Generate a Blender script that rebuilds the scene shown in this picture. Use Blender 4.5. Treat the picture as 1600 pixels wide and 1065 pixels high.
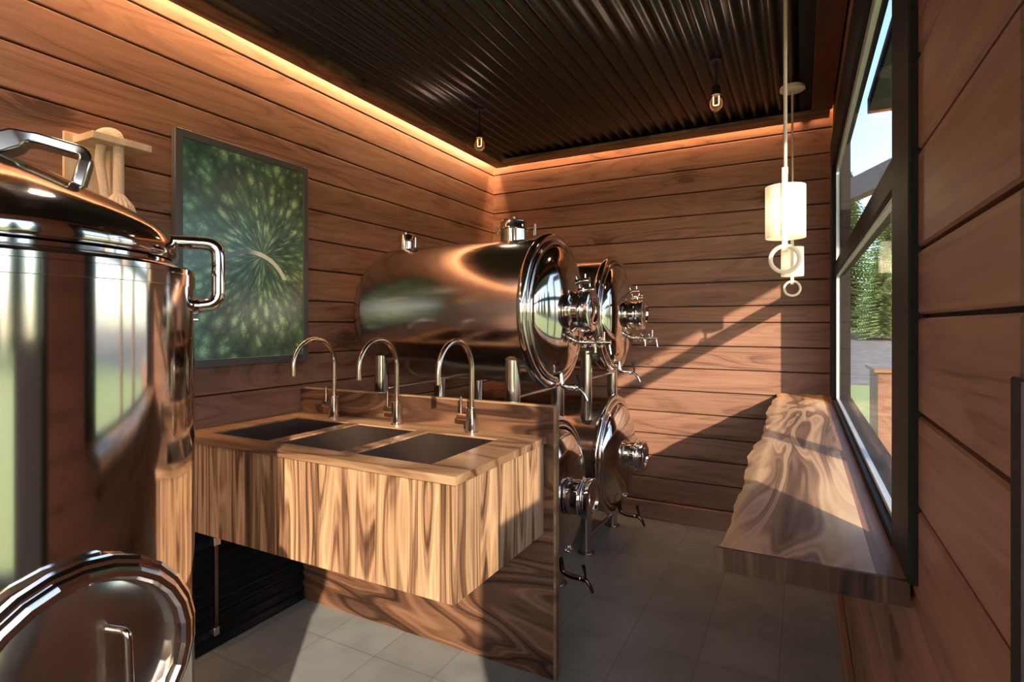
import bpy, bmesh, math, random
from mathutils import Vector, Matrix
random.seed(7)
PI = math.pi
S = bpy.context.scene
COL = S.collection
for o in list(bpy.data.objects): bpy.data.objects.remove(o)

# ------------------------------------------------------------------ camera
cam = bpy.data.cameras.new('camera'); co = bpy.data.objects.new('camera', cam); COL.objects.link(co)
cam.sensor_width = 36; cam.lens = 858/1600*36; cam.shift_y = -25.5/1600
cam.clip_start = 0.01; cam.clip_end = 500
co.location = (0, 0, 1.5); co.rotation_euler = (PI/2, 0, math.radians(27.78))
S.camera = co
# ------------------------------------------------------------------ world, sun, exposure
S.view_settings.view_transform = 'Standard'; S.view_settings.look = 'None'
S.view_settings.gamma = 1; S.view_settings.use_curve_mapping = False
S.view_settings.exposure = 1.3
SUN_DIR = Vector((-0.62, 0.785, -0.372)).normalized()
sl = bpy.data.lights.new('sun', 'SUN'); sl.energy = 4.6; sl.angle = math.radians(0.8); sl.color = (1.0, 0.83, 0.64)
so = bpy.data.objects.new('sun', sl); COL.objects.link(so)
so.location = (6, -6, 6); so.rotation_euler = SUN_DIR.to_track_quat('-Z', 'Y').to_euler()
W = bpy.data.worlds.new('world'); S.world = W; W.use_nodes = True
wn = W.node_tree.nodes; wl = W.node_tree.links; wn.clear()
wo = wn.new('ShaderNodeOutputWorld'); bg = wn.new('ShaderNodeBackground')
sky = wn.new('ShaderNodeTexSky'); sky.sky_type = 'NISHITA'; sky.sun_disc = False
sky.sun_elevation = math.radians(32); sky.sun_rotation = math.radians(142); sky.ozone_density = 3.0; sky.air_density = 1.0; sky.dust_density = 1.0
tcw = wn.new('ShaderNodeTexCoord'); mpw = wn.new('ShaderNodeMapping'); mpw.inputs['Scale'].default_value = (1, 1, 3.2)
nzw = wn.new('ShaderNodeTexNoise'); nzw.inputs['Scale'].default_value = 2.6; nzw.inputs['Detail'].default_value = 7
crw = wn.new('ShaderNodeValToRGB'); crw.color_ramp.elements[0].position = .5; crw.color_ramp.elements[1].position = .74
mxw = wn.new('ShaderNodeMixRGB'); mxw.inputs['Color2'].default_value = (1.7, 1.75, 1.85, 1)
scw = wn.new('ShaderNodeMixRGB'); scw.blend_type = 'MULTIPLY'; scw.inputs['Fac'].default_value = 1; scw.inputs['Color2'].default_value = (1.0, .97, .95, 1)
wl.new(tcw.outputs['Generated'], mpw.inputs['Vector']); wl.new(mpw.outputs[0], nzw.inputs['Vector'])
wl.new(nzw.outputs['Fac'], crw.inputs['Fac']); wl.new(crw.outputs['Color'], mxw.inputs['Fac'])
wl.new(sky.outputs['Color'], scw.inputs['Color1']); wl.new(scw.outputs[0], mxw.inputs['Color1'])
wl.new(mxw.outputs[0], bg.inputs['Color']); bg.inputs['Strength'].default_value = 0.33
wl.new(bg.outputs[0], wo.inputs[0])

# ------------------------------------------------------------------ materials
def mat(name):
    m = bpy.data.materials.new(name); m.use_nodes = True
    nt = m.node_tree; b = nt.nodes['Principled BSDF']
    return m, nt, nt.nodes, nt.links, b
def simple(name, col, rough=.5, metal=0, bump=0, bscale=60, spec=.5, var=0):
    m, nt, n, l, b = mat(name)
    b.inputs['Base Color'].default_value = (*col, 1); b.inputs['Roughness'].default_value = rough
    b.inputs['Metallic'].default_value = metal; b.inputs['Specular IOR Level'].default_value = spec
    tc = n.new('ShaderNodeTexCoord'); nz = n.new('ShaderNodeTexNoise'); nz.inputs['Scale'].default_value = bscale; nz.inputs['Detail'].default_value = 4
    l.new(tc.outputs['Object'], nz.inputs['Vector'])
    if bump:
        bp = n.new('ShaderNodeBump'); bp.inputs['Strength'].default_value = bump; bp.inputs['Distance'].default_value = .002
        l.new(nz.outputs['Fac'], bp.inputs['Height']); l.new(bp.outputs[0], b.inputs['Normal'])
    if var:
        cr = n.new('ShaderNodeValToRGB'); cr.color_ramp.elements[0].position = .3; cr.color_ramp.elements[1].position = .7
        cr.color_ramp.elements[0].color = (*[c*(1-var) for c in col], 1); cr.color_ramp.elements[1].color = (*[c*(1+var) for c in col], 1)
        l.new(nz.outputs['Fac'], cr.inputs['Fac']); l.new(cr.outputs[0], b.inputs['Base Color'])
    return m
def wood(name, cols, axis='X', stretch=7, scale=2.2, rings=26, dist=.6, fibre=.25, rough=.45, knots=0.0, tone=.25, bump=.15, coat=0, xband=0, ringamp=.55, fine=.3, detail=1.6):
    """figured timber: contour lines of a stretched noise field, fine fibres, knots, a tone per board"""
    m, nt, n, l, b = mat(name)
    tc = n.new('ShaderNodeTexCoord'); at = n.new('ShaderNodeAttribute'); at.attribute_name = 'board'
    def M(op, a, bb=None, c=None, clamp=False):
        x = n.new('ShaderNodeMath'); x.operation = op; x.use_clamp = clamp
        for i, v in enumerate((a, bb, c)):
            if v is None: continue
            if isinstance(v, (int, float)): x.inputs[i].default_value = v
            else: l.new(v, x.inputs[i])
        return x.outputs[0]
    off = n.new('ShaderNodeVectorMath'); off.operation = 'MULTIPLY_ADD'
    cb = n.new('ShaderNodeCombineXYZ')
    for i in range(3): l.new(at.outputs['Fac'], cb.inputs[i])
    l.new(cb.outputs[0], off.inputs[0]); off.inputs[1].default_value = (3.7, 5.3, 2.9); l.new(tc.outputs['Object'], off.inputs[2])
    sc = {'X': (1/stretch, 1, 1), 'Y': (1, 1/stretch, 1), 'Z': (1, 1, 1/stretch)}[axis]
    mp = n.new('ShaderNodeMapping'); mp.inputs['Scale'].default_value = sc; l.new(off.outputs[0], mp.inputs['Vector'])
    nz = n.new('ShaderNodeTexNoise'); nz.inputs['Scale'].default_value = scale; nz.inputs['Detail'].default_value = detail
    nz.inputs['Roughness'].default_value = .45; nz.inputs['Distortion'].default_value = dist
    l.new(mp.outputs[0], nz.inputs['Vector'])
    fld = nz.outputs['Fac']; kn = None
    if knots:
        sk = {'X': (.45, 1, 1), 'Y': (1, .45, 1), 'Z': (1, 1, .45)}[axis]
        mk = n.new('ShaderNodeMapping'); mk.inputs['Scale'].default_value = sk; l.new(off.outputs[0], mk.inputs['Vector'])
        vo = n.new('ShaderNodeTexVoronoi'); vo.inputs['Scale'].default_value = 3.0; l.new(mk.outputs[0], vo.inputs['Vector'])
        kn = M('SUBTRACT', 1, M('DIVIDE', vo.outputs['Distance'], .30), clamp=True)
        kn = M('POWER', kn, 2)
        fld = M('ADD', fld, M('MULTIPLY', kn, .25*knots))
    s = M('SINE', M('MULTIPLY', fld, rings*2))
    s = M('MULTIPLY_ADD', s, .5, .5)
    s3 = M('SINE', M('MULTIPLY', fld, rings*6.6)); s = M('ADD', M('MULTIPLY', M('POWER', s, .7), 1-fine), M('MULTIPLY', M('MULTIPLY_ADD', s3, .5, .5), fine))
    # slow drift between pale and dark zones
    n2 = n.new('ShaderNodeTexNoise'); n2.inputs['Scale'].default_value = scale*1.3; n2.inputs['Detail'].default_value = 2; n2.inputs['Distortion'].default_value = .4
    l.new(mp.outputs[0], n2.inputs['Vector'])
    scf = {'X': (1.0, 60, 60), 'Y': (60, 1.0, 60), 'Z': (60, 60, 1.0)}[axis]
    mf = n.new('ShaderNodeMapping'); mf.inputs['Scale'].default_value = tuple(v*2.2 for v in scf); l.new(off.outputs[0], mf.inputs['Vector'])
    nf = n.new('ShaderNodeTexNoise'); nf.inputs['Scale'].default_value = 1.2; nf.inputs['Detail'].default_value = 3; l.new(mf.outputs[0], nf.inputs['Vector'])
    f = M('ADD', M('MULTIPLY_ADD', s, ringamp, (.55-ringamp)/2), M('MULTIPLY', M('SUBTRACT', n2.outputs['Fac'], .25), .9))
    f = M('ADD', f, M('MULTIPLY', M('SUBTRACT', nf.outputs['Fac'], .5), fibre*2))
    f = M('SUBTRACT', f, .12)
    if xband:   # pale sapwood along both long edges of the slab, dark heart between
        sx = n.new('ShaderNodeSeparateXYZ'); l.new(tc.outputs['Object'], sx.inputs[0])
        xx = M('ADD', sx.outputs[0], M('MULTIPLY', M('SUBTRACT', n2.outputs['Fac'], .5), .30))
        q = M('MULTIPLY', M('POWER', M('DIVIDE', M('ABSOLUTE', xx), .125), 4), xband, clamp=True)
        f = M('ADD', M('MULTIPLY', f, M('MULTIPLY_ADD', q, -.65, .95)), M('MULTIPLY', q, .62))
    if kn is not None: f = M('SUBTRACT', f, M('MULTIPLY', kn, .9*knots))
    cr = n.new('ShaderNodeValToRGB'); e = cr.color_ramp.elements
    while len(e) < len(cols): e.new(.5)
    for i, (p, c) in enumerate(cols): e[i].position = p; e[i].color = (*c, 1)
    l.new(f, cr.inputs['Fac'])
    # each board its own tone
    hs = n.new('ShaderNodeHueSaturation')
    wnz = n.new('ShaderNodeTexWhiteNoise'); wnz.noise_dimensions = '1D'; l.new(at.outputs['Fac'], wnz.inputs['W'])
    l.new(M('MULTIPLY_ADD', wnz.outputs['Value'], tone, 1-tone/2), hs.inputs['Value'])
    l.new(cr.outputs[0], hs.inputs['Color']); l.new(hs.outputs[0], b.inputs['Base Color'])
    b.inputs['Roughness'].default_value = rough; b.inputs['Specular IOR Level'].default_value = .35
    if coat: b.inputs['Coat Weight'].default_value = coat; b.inputs['Coat Roughness'].default_value = .25
    bp = n.new('ShaderNodeBump'); bp.inputs['Strength'].default_value = bump; bp.inputs['Distance'].default_value = .003
    l.new(f, bp.inputs['Height']); l.new(bp.outputs[0], b.inputs['Normal'])
    return m
CED = [(0, (.080, .036, .022)), (.25, (.185, .088, .055)), (.6, (.240, .120, .077)), (1, (.320, .172, .112))]
def cedar(axis): return wood('cedar_boards_'+axis, CED, axis, stretch=9, scale=6.5, rings=30, dist=.45, fibre=.30, rough=.5, knots=.8, tone=.20, bump=.15, ringamp=.38)
M_cedX, M_cedY = cedar('X'), cedar('Y')
WAL = [(0, (.045, .022, .013)), (.22, (.13, .066, .036)), (.45, (.29, .165, .088)), (.72, (.44, .275, .155)), (1, (.56, .385, .23))]
M_walZ = wood('figured_walnut_upright', WAL, 'Z', stretch=12, scale=7.5, rings=30, dist=.35, fibre=.30, rough=.38, tone=.35, bump=.08)
WAD = [(0, (.016, .008, .005)), (.3, (.06, .027, .015)), (.6, (.16, .078, .043)), (1, (.28, .155, .09))]
M_walX = wood('figured_walnut_lengthwise', WAD, 'X', stretch=4.5, scale=3.2, rings=34, dist=1.0, fibre=.16, rough=.36, tone=.1, bump=.08)
WTO = [(0, (.055, .027, .014)), (.3, (.17, .088, .046)), (.65, (.30, .175, .095)), (1, (.42, .27, .16))]
M_walTop = wood('walnut_worktop', WTO, 'X', stretch=5, scale=3.5, rings=12, dist=.8, fibre=.22, rough=.36, tone=.1, bump=.06)
SLB = [(0, (.06, .036, .028)), (.2, (.14, .078, .050)), (.4, (.28, .16, .10)), (.6, (.41, .25, .15)), (.80, (.54, .36, .21)), (1, (.70, .52, .31))]
M_slab = wood('burl_slab', SLB, 'Y', stretch=5.5, scale=3.4, rings=22, dist=1.3, fibre=.10, rough=.42, tone=.0, bump=.05, xband=1, ringamp=.75, fine=.35, detail=2.2)
M_beam = wood('reclaimed_beam', [(0, (.03, .014, .008)), (.4, (.12, .065, .035)), (1, (.30, .18, .10))], 'Y', stretch=6, scale=6, rings=14, dist=1.2, fibre=.25, rough=.6, knots=.6, tone=.1, bump=.3)
M_beamX = wood('reclaimed_beam_x', [(0, (.03, .014, .008)), (.4, (.12, .065, .035)), (1, (.30, .18, .10))], 'X', stretch=6, scale=6, rings=14, dist=1.2, fibre=.25, rough=.6, knots=.6, tone=.1, bump=.3)
M_base = wood('baseboard_timber', [(0, (.20, .095, .06)), (1, (.40, .21, .14))], 'X', stretch=12, scale=6, rings=8, fibre=.2, rough=.5, tone=0)
M_baseY = wood('baseboard_timber_y', [(0, (.20, .095, .06)), (1, (.40, .21, .14))], 'Y', stretch=12, scale=6, rings=8, fibre=.2, rough=.5, tone=0)
M_red = wood('mahogany_boards', [(0, (.04, .008, .005)), (1, (.13, .035, .02))], 'Y', stretch=9, scale=5, rings=12, fibre=.2, rough=.45, tone=.2)
M_pale = wood('pale_pine', [(0, (.50, .33, .20)), (1, (.78, .62, .46))], 'Z', stretch=9, scale=6, rings=9, fibre=.2, rough=.55, tone=0)
M_rope = simple('bleached_cord', (.66, .50, .38), .8, bump=.4, bscale=200, var=.12)
M_steel = simple('polished_steel', (.66, .60, .56), .09, 1)
M_satin = simple('satin_steel', (.62, .56, .52), .17, 1)
M_chrome = simple('chrome', (.80, .76, .73), .10, 1)
def brushed():
    m, nt, n, l, b = mat('brushed_steel'); b.inputs['Metallic'].default_value = 1; b.inputs['Base Color'].default_value = (.24, .19, .17, 1)
    tc = n.new('ShaderNodeTexCoord'); mp = n.new('ShaderNodeMapping'); mp.inputs['Scale'].default_value = (200, 200, 4)
    nz = n.new('ShaderNodeTexNoise'); nz.inputs['Scale'].default_value = 2; l.new(tc.outputs['Object'], mp.inputs[0]); l.new(mp.outputs[0], nz.inputs['Vector'])
    mr = n.new('ShaderNodeMapRange'); mr.inputs['To Min'].default_value = .22; mr.inputs['To Max'].default_value = .42
    l.new(nz.outputs['Fac'], mr.inputs['Value']); l.new(mr.outputs[0], b.inputs['Roughness']); return m
M_brush = brushed()
M_faucet = simple('warm_nickel', (.60, .47, .38), .16, 1)
M_bronze = simple('dark_bronze', (.13, .075, .055), .22, 1)
M_black = simple('black_metal', (.010, .010, .011), .6, 0, bump=.25, bscale=90, spec=.2)
M_blackgloss = simple('black_ribbed_paint', (.006, .006, .008), .45, 0, spec=.2)
M_roofm = simple('black_corrugated_steel', (.010, .010, .011), .30, 0)
M_ltgrey = simple('grey_bead', (.42, .43, .45), .4, .3)
M_greyedge = simple('grey_edge', (.10, .10, .11), .5)
M_dark = simple('dark_gap', (.012, .006, .004), .8)
M_canopy = simple('cream_lacquer', (.72, .60, .46), .45, var=.05)
M_green = simple('dark_green_soffit', (.008, .013, .012), .6)
def tile_mat():
    m, nt, n, l, b = mat('slate_tiles')
    tc = n.new('ShaderNodeTexCoord'); mp = n.new('ShaderNodeMapping'); mp.inputs['Location'].default_value = (1.06, -1.91, 0)
    br = n.new('ShaderNodeTexBrick'); br.offset = 0; br.inputs['Scale'].default_value = 1; br.inputs['Brick Width'].default_value = .325; br.inputs['Row Height'].default_value = .325
    br.inputs['Mortar Size'].default_value = .0028; br.inputs['Mortar Smooth'].default_value = .2
    br.inputs['Color1'].default_value = (.195, .200, .190, 1); br.inputs['Color2'].default_value = (.225, .232, .222, 1); br.inputs['Mortar'].default_value = (.14, .142, .135, 1)
    nz = n.new('ShaderNodeTexNoise'); nz.inputs['Scale'].default_value = 5; nz.inputs['Detail'].default_value = 6
    mx = n.new('ShaderNodeMixRGB'); mx.blend_type = 'MULTIPLY'; mx.inputs['Fac'].default_value = .5
    cr = n.new('ShaderNodeValToRGB'); cr.color_ramp.elements[0].position = .3; cr.color_ramp.elements[0].color = (.6, .6, .6, 1); cr.color_ramp.elements[1].position = .75; cr.color_ramp.elements[1].color = (1.25, 1.25, 1.25, 1)
    l.new(tc.outputs['Object'], mp.inputs[0]); l.new(mp.outputs[0], br.inputs['Vector']); l.new(tc.outputs['Object'], nz.inputs['Vector'])
    l.new(nz.outputs['Fac'], cr.inputs['Fac']); l.new(br.outputs['Color'], mx.inputs['Color1']); l.new(cr.outputs[0], mx.inputs['Color2'])
    l.new(mx.outputs[0], b.inputs['Base Color']); b.inputs['Roughness'].default_value = .48
    bp = n.new('ShaderNodeBump'); bp.inputs['Strength'].default_value = .35; bp.inputs['Distance'].default_value = .002; bp.invert = True
    l.new(br.outputs['Fac'], bp.inputs['Height']); l.new(bp.outputs[0], b.inputs['Normal']); return m
M_tile = tile_mat()
def glass_mat():
    m, nt, n, l, b = mat('window_glass'); n.remove(b); out = n['Material Output']
    tr = n.new('ShaderNodeBsdfTransparent'); tr.inputs[0].default_value = (.97, .98, .97, 1)
    gl = n.new('ShaderNodeBsdfGlossy'); gl.inputs['Roughness'].default_value = .0
    lw = n.new('ShaderNodeLayerWeight'); lw.inputs['Blend'].default_value = .5; fr = n.new('ShaderNodeMapRange'); fr.inputs['From Min'].default_value = .7; fr.inputs['To Min'].default_value = .02; fr.inputs['To Max'].default_value = .30; l.new(lw.outputs['Facing'], fr.inputs['Value'])
    mx = n.new('ShaderNodeMixShader'); l.new(fr.outputs[0], mx.inputs[0]); l.new(tr.outputs[0], mx.inputs[1]); l.new(gl.outputs[0], mx.inputs[2]); l.new(mx.outputs[0], out.inputs[0]); return m
M_glass = glass_mat()
def bulb_mat():
    m, nt, n, l, b = mat('amber_bulb_glass'); n.remove(b); out = n['Material Output']
    tr = n.new('ShaderNodeBsdfTransparent'); tr.inputs[0].default_value = (.55, .30, .18, 1)
    gl = n.new('ShaderNodeBsdfGlossy'); gl.inputs['Roughness'].default_value = .03
    fr = n.new('ShaderNodeFresnel'); fr.inputs['IOR'].default_value = 1.2
    mx = n.new('ShaderNodeMixShader'); l.new(fr.outputs[0], mx.inputs[0]); l.new(tr.outputs[0], mx.inputs[1]); l.new(gl.outputs[0], mx.inputs[2]); l.new(mx.outputs[0], out.inputs[0]); return m
M_bulb = bulb_mat()
def emit(name, col, s):
    m, nt, n, l, b = mat(name); b.inputs['Base Color'].default_value = (*col, 1)
    b.inputs['Emission Color'].default_value = (*col, 1); b.inputs['Emission Strength'].default_value = s; return m
M_fil = emit('glowing_filament', (1, .55, .22), 10)
M_led = emit('warm_led', (1, .56, .27), 58)
M_lamp = emit('lamp_core', (1, .86, .66), 6)
def shade_mat():
    m, nt, n, l, b = mat('translucent_shade'); n.remove(b); out = n['Material Output']
    df = n.new('ShaderNodeBsdfDiffuse'); df.inputs[0].default_value = (.90, .86, .76, 1)
    tl = n.new('ShaderNodeBsdfTranslucent'); tl.inputs[0].default_value = (.92, .88, .80, 1)
    mx = n.new('ShaderNodeMixShader'); mx.inputs[0].default_value = .5
    l.new(df.outputs[0], mx.inputs[1]); l.new(tl.outputs[0], mx.inputs[2]); l.new(mx.outputs[0], out.inputs[0]); return m
M_shade = shade_mat()
M_pend = simple('cream_strap', (.80, .66, .50), .5)
M_rod = simple('beige_rod', (.52, .42, .31), .4)
def grass_mat():
    m, nt, n, l, b = mat('lawn'); tc = n.new('ShaderNodeTexCoord'); nz = n.new('ShaderNodeTexNoise'); nz.inputs['Scale'].default_value = 40; nz.inputs['Detail'].default_value = 6
    cr = n.new('ShaderNodeValToRGB'); cr.color_ramp.elements[0].position = .3; cr.color_ramp.elements[1].position = .7
    cr.color_ramp.elements[0].color = (.20, .24, .075, 1); cr.color_ramp.elements[1].color = (.34, .40, .14, 1)
    l.new(tc.outputs['Object'], nz.inputs['Vector']); l.new(nz.outputs['Fac'], cr.inputs[0]); l.new(cr.outputs[0], b.inputs['Base Color']); b.inputs['Roughness'].default_value = .9; return m
M_grass = grass_mat()
M_gravel = simple('gravel', (.17, .145, .12), .95, bump=.5, bscale=3, var=.35)
M_leafA = simple('conifer_needles', (.16, .25, .07), .7, bscale=2, var=.5)
M_leafB = simple('conifer_needles_light', (.27, .37, .13), .7, bscale=2, var=.5)
M_bark = simple('bark', (.09, .055, .035), .9, bump=.5, bscale=20)

# ------------------------------------------------------------------ mesh helpers
class MB:
    def __init__(s): s.v = []; s.f = []; s.b = []; s.k = 0
    def add(s, vs, fs, board=None):
        o = len(s.v); s.v += [tuple(v) for v in vs]; s.f += [tuple(i+o for i in f) for f in fs]
        s.b += [s.k if board is None else board]*len(fs); return s
    def box(s, x0, x1, y0, y1, z0, z1, board=None):
        x0, x1 = min(x0, x1), max(x0, x1); y0, y1 = min(y0, y1), max(y0, y1); z0, z1 = min(z0, z1), max(z0, z1)
        vs = [(x, y, z) for z in (z0, z1) for y in (y0, y1) for x in (x0, x1)]
        return s.add(vs, [(0, 2, 3, 1), (4, 5, 7, 6), (0, 1, 5, 4), (2, 6, 7, 3), (0, 4, 6, 2), (1, 3, 7, 5)], board)
    def cyl(s, p0, p1, r0, r1=None, n=32, caps=True):
        return s.sweep([p0, p1], [r0, r0 if r1 is None else r1], n, caps)
    def sweep(s, pts, rad, n=16, caps=True, flat=1.0, closed=False):
        pts = [Vector(p) for p in pts]; m = len(pts)
        if isinstance(rad, (int, float)): rad = [rad]*m
        T = []
        for i in range(m):
            if closed: t = pts[(i+1) % m]-pts[i-1]
            else: t = pts[min(i+1, m-1)]-pts[max(i-1, 0)]
            T.append(t.normalized() if t.length > 1e-9 else (T[-1] if T else Vector((0, 0, 1))))
        a = Vector((0, 0, 1)) if abs(T[0].z) < .9 else Vector((1, 0, 0))
        N = (a-T[0]*a.dot(T[0])).normalized(); vs = []
        for i in range(m):
            if i:
                q = T[i-1].rotation_difference(T[i]); N = q @ N; N = (N-T[i]*N.dot(T[i])).normalized()
            B = T[i].cross(N)
            for k in range(n):
                an = 2*PI*k/n; vs.append(pts[i]+N*math.cos(an)*rad[i]+B*math.sin(an)*rad[i]*flat)
        fs = []
        for i in range(m if closed else m-1):
            j = (i+1) % m
            for k in range(n):
                k2 = (k+1) % n; fs.append((i*n+k, i*n+k2, j*n+k2, j*n+k))
        if caps and not closed:
            fs.append(tuple(range(n))[::-1]); fs.append(tuple((m-1)*n+k for k in range(n)))
        return s.add(vs, fs)
    def lathe(s, prof, origin=(0, 0, 0), axis='Z', n=64, dirv=None):
        """prof: list of (distance along axis, radius)"""
        O = Vector(origin); D = Vector(dirv).normalized() if dirv is not None else Vector({'X': (1, 0, 0), 'Y': (0, 1, 0), 'Z': (0, 0, 1)}[axis])
        a = Vector((0, 0, 1)) if abs(D.z) < .9 else Vector((1, 0, 0)); N = (a-D*a.dot(D)).normalized(); B = D.cross(N)
        vs = []; fs = []
        for h, r in prof:
            for k in range(n):
                an = 2*PI*k/n; vs.append(O+D*h+(N*math.cos(an)+B*math.sin(an))*max(r, 1e-5))
        for i in range(len(prof)-1):
            for k in range(n):
                k2 = (k+1) % n; fs.append((i*n+k, i*n+k2, (i+1)*n+k2, (i+1)*n+k))
        return s.add(vs, fs)
    def torus(s, c, d, R, r, n=64, m=14, flat=1.0):
        D = Vector(d).normalized(); h = []
        prof = [(math.sin(2*PI*i/m)*r*flat, R+math.cos(2*PI*i/m)*r) for i in range(m+1)]
        return s.lathe(prof, c, dirv=D, n=n)
    def prism(s, poly, z0, z1):
        n = len(poly); vs = [(x, y, z0) for x, y in poly]+[(x, y, z1) for x, y in poly]
        return s.add(vs, [tuple(range(n))[::-1], tuple(range(n, 2*n))]+[(i, (i+1) % n, n+(i+1) % n, n+i) for i in range(n)])
    def build(s, name, m, parent=None, base=(0, 0, 0), bevel=0, smooth=True, angle=35):
        me = bpy.data.meshes.new(name); bx, by, bz = base
        me.from_pydata([(v[0]-bx, v[1]-by, v[2]-bz) for v in s.v], [], s.f); me.materials.append(m)
        at = me.attributes.new('board', 'FLOAT', 'FACE'); at.data.foreach_set('value', [float(x) for x in s.b])
        bm = bmesh.new(); bm.from_mesh(me); bmesh.ops.remove_doubles(bm, verts=bm.verts, dist=1e-5)
        bmesh.ops.recalc_face_normals(bm, faces=bm.faces); bm.to_mesh(me); bm.free()
        if smooth:
            me.polygons.foreach_set('use_smooth', [True]*len(me.polygons)); me.set_sharp_from_angle(angle=math.radians(angle))
        o = bpy.data.objects.new(name, me); COL.objects.link(o)
        if parent is not None: o.parent = parent
        else: o.location = base
        if bevel:
            md = o.modifiers.new('bevel', 'BEVEL'); md.width = bevel; md.segments = 2; md.limit_method = 'ANGLE'; md.angle_limit = math.radians(40)
        return o
def tag(o, label, cat, group=None):
    o['label'] = label; o['category'] = cat
    if group: o['group'] = group
    return o
def struct(o): o['kind'] = 'structure'; return o
def thing(name, label, cat, loc, group=None, rz=0):
    o = bpy.data.objects.new(name, None); COL.objects.link(o); o.location = loc; o.rotation_euler = (0, 0, rz); o.empty_display_size = .1
    return tag(o, label, cat, group)
def copy_tree(o, parent=None):
    c = o.copy(); COL.objects.link(c)
    if parent is not None: c.parent = parent
    for ch in list(o.children): copy_tree(ch, c)
    return c
def fillet(pts, r, k=6):
    P = [Vector(p) for p in pts]; out = [P[0]]
    for i in range(1, len(P)-1):
        a = (P[i-1]-P[i]); b = (P[i+1]-P[i]); ra = min(r, a.length*.49, b.length*.49)
        A = P[i]+a.normalized()*ra; B = P[i]+b.normalized()*ra
        for j in range(k+1):
            t = j/k; out.append(A*(1-t)**2+P[i]*2*t*(1-t)+B*t*t)
    out.append(P[-1]); return out

# ------------------------------------------------------------------ room shell
XL, XR, YB, YF = -2.44, .185, 4.27, -2.3
ZT = 3.0
LINES = [0, .14, .32, .49, .66, .83, 1.0, 1.17, 1.34, 1.515, 1.635, 1.81, 1.98, 2.149, 2.319, 2.489, 2.66, 2.83, 3.02]
def subtract(a0, a1, holes):
    segs = [(a0, a1)]
    for h0, h1 in holes:
        ns = []
        for s0, s1 in segs:
            if h1 <= s0 or h0 >= s1: ns.append((s0, s1)); continue
            if h0 > s0: ns.append((s0, h0))
            if h1 < s1: ns.append((h1, s1))
        segs = ns
    return segs
def plank_wall(name, plane, c, inward, a0, a1, m, holes=(), lines=LINES, thick=.018, back=.10, seed=0):
    """boards with a chamfer on each long edge in front of a dark backing; holes: (a0,a1,z0,z1)"""
    mb = MB(); g = .0035; ch = .004
    def P(a, d, z):   # d = depth behind the face
        return (c-inward*d, a, z) if plane == 'X' else (a, c-inward*d, z)
    for i in range(len(lines)-1):
        z0, z1 = lines[i], lines[i+1]
        cuts = sorted(set([z0, z1]+[z for h in holes for z in h[2:4] if z0 < z < z1]))
        for q0, q1 in zip(cuts, cuts[1:]):
            zm = (q0+q1)/2
            for s0, s1 in subtract(a0, a1, [(h[0], h[1]) for h in holes if h[2] < zm < h[3]]):
                e0 = g if q0 == z0 else 0; e1 = g if q1 == z1 else 0
                prof = [(thick, q0+e0), (ch if e0 else 0, q0+e0), (0, q0+e0+(ch if e0 else 0)), (0, q1-e1-(ch if e1 else 0)), (ch if e1 else 0, q1-e1), (thick, q1-e1)]
                vs = [P(a, d, z) for a in (s0, s1) for d, z in prof]; n = len(prof)
                fs = [tuple(range(n)), tuple(range(2*n-1, n-1, -1))]+[(k, (k+1) % n, n+(k+1) % n, n+k) for k in range(n)]
                mb.add(vs, fs, board=i+seed+1)
    o = mb.build(name, m, smooth=False)
    # dark backing, same object: second material
    mb2 = MB(); zs = sorted(set([0, lines[-1]]+[z for h in holes for z in h[2:4]]))
    for q0, q1 in zip(zs, zs[1:]):
        zm = (q0+q1)/2
        for s0, s1 in subtract(a0, a1, [(h[0], h[1]) for h in holes if h[2] < zm < h[3]]):
            if plane == 'X': mb2.box(c-inward*thick*.8, c-inward*back, s0, s1, q0, q1)
            else: mb2.box(s0, s1, c-inward*thick*.8, c-inward*back, q0, q1)
    me = o.data; me.materials.append(M_dark); n0 = len(me.polygons)
    bm = bmesh.new(); bm.from_mesh(me); lay = bm.faces.layers.float.get('board')
    vv = [bm.verts.new(v) for v in mb2.v]
    for f in mb2.f:
        ff = bm.faces.new([vv[i] for i in f]); ff.material_index = 1
    bmesh.ops.recalc_face_normals(bm, faces=bm.faces); bm.to_mesh(me); bm.free()
    return struct(o)
# openings in the right wall: the long window and the glazed door behind the viewer
W1 = (1.22, 4.20, 1.03, 2.69); W2 = (-1.95, .69, .55, 2.45); W3 = (-2.2, -.15, .06, 2.45)  # the last is an added opening in the front wall, for fill
plank_wall('wall_left', 'X', XL, 1, YF-.1, YB+.1, M_cedY)
plank_wall('wall_back', 'Y', YB, -1, XL, XR, M_cedX, seed=40)
plank_wall('wall_right', 'X', XR, -1, YF-.1, YB+.1, M_cedY, holes=[W1, W2], seed=80)
plank_wall('wall_front', 'Y', YF, 1, XL, XR, M_cedX, holes=[W3], seed=120)
mb = MB(); mb.box(XL-.1, XR+.1, YF-.1, YB+.1, -.08, 0); struct(mb.build('floor', M_tile, smooth=False))
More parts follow.
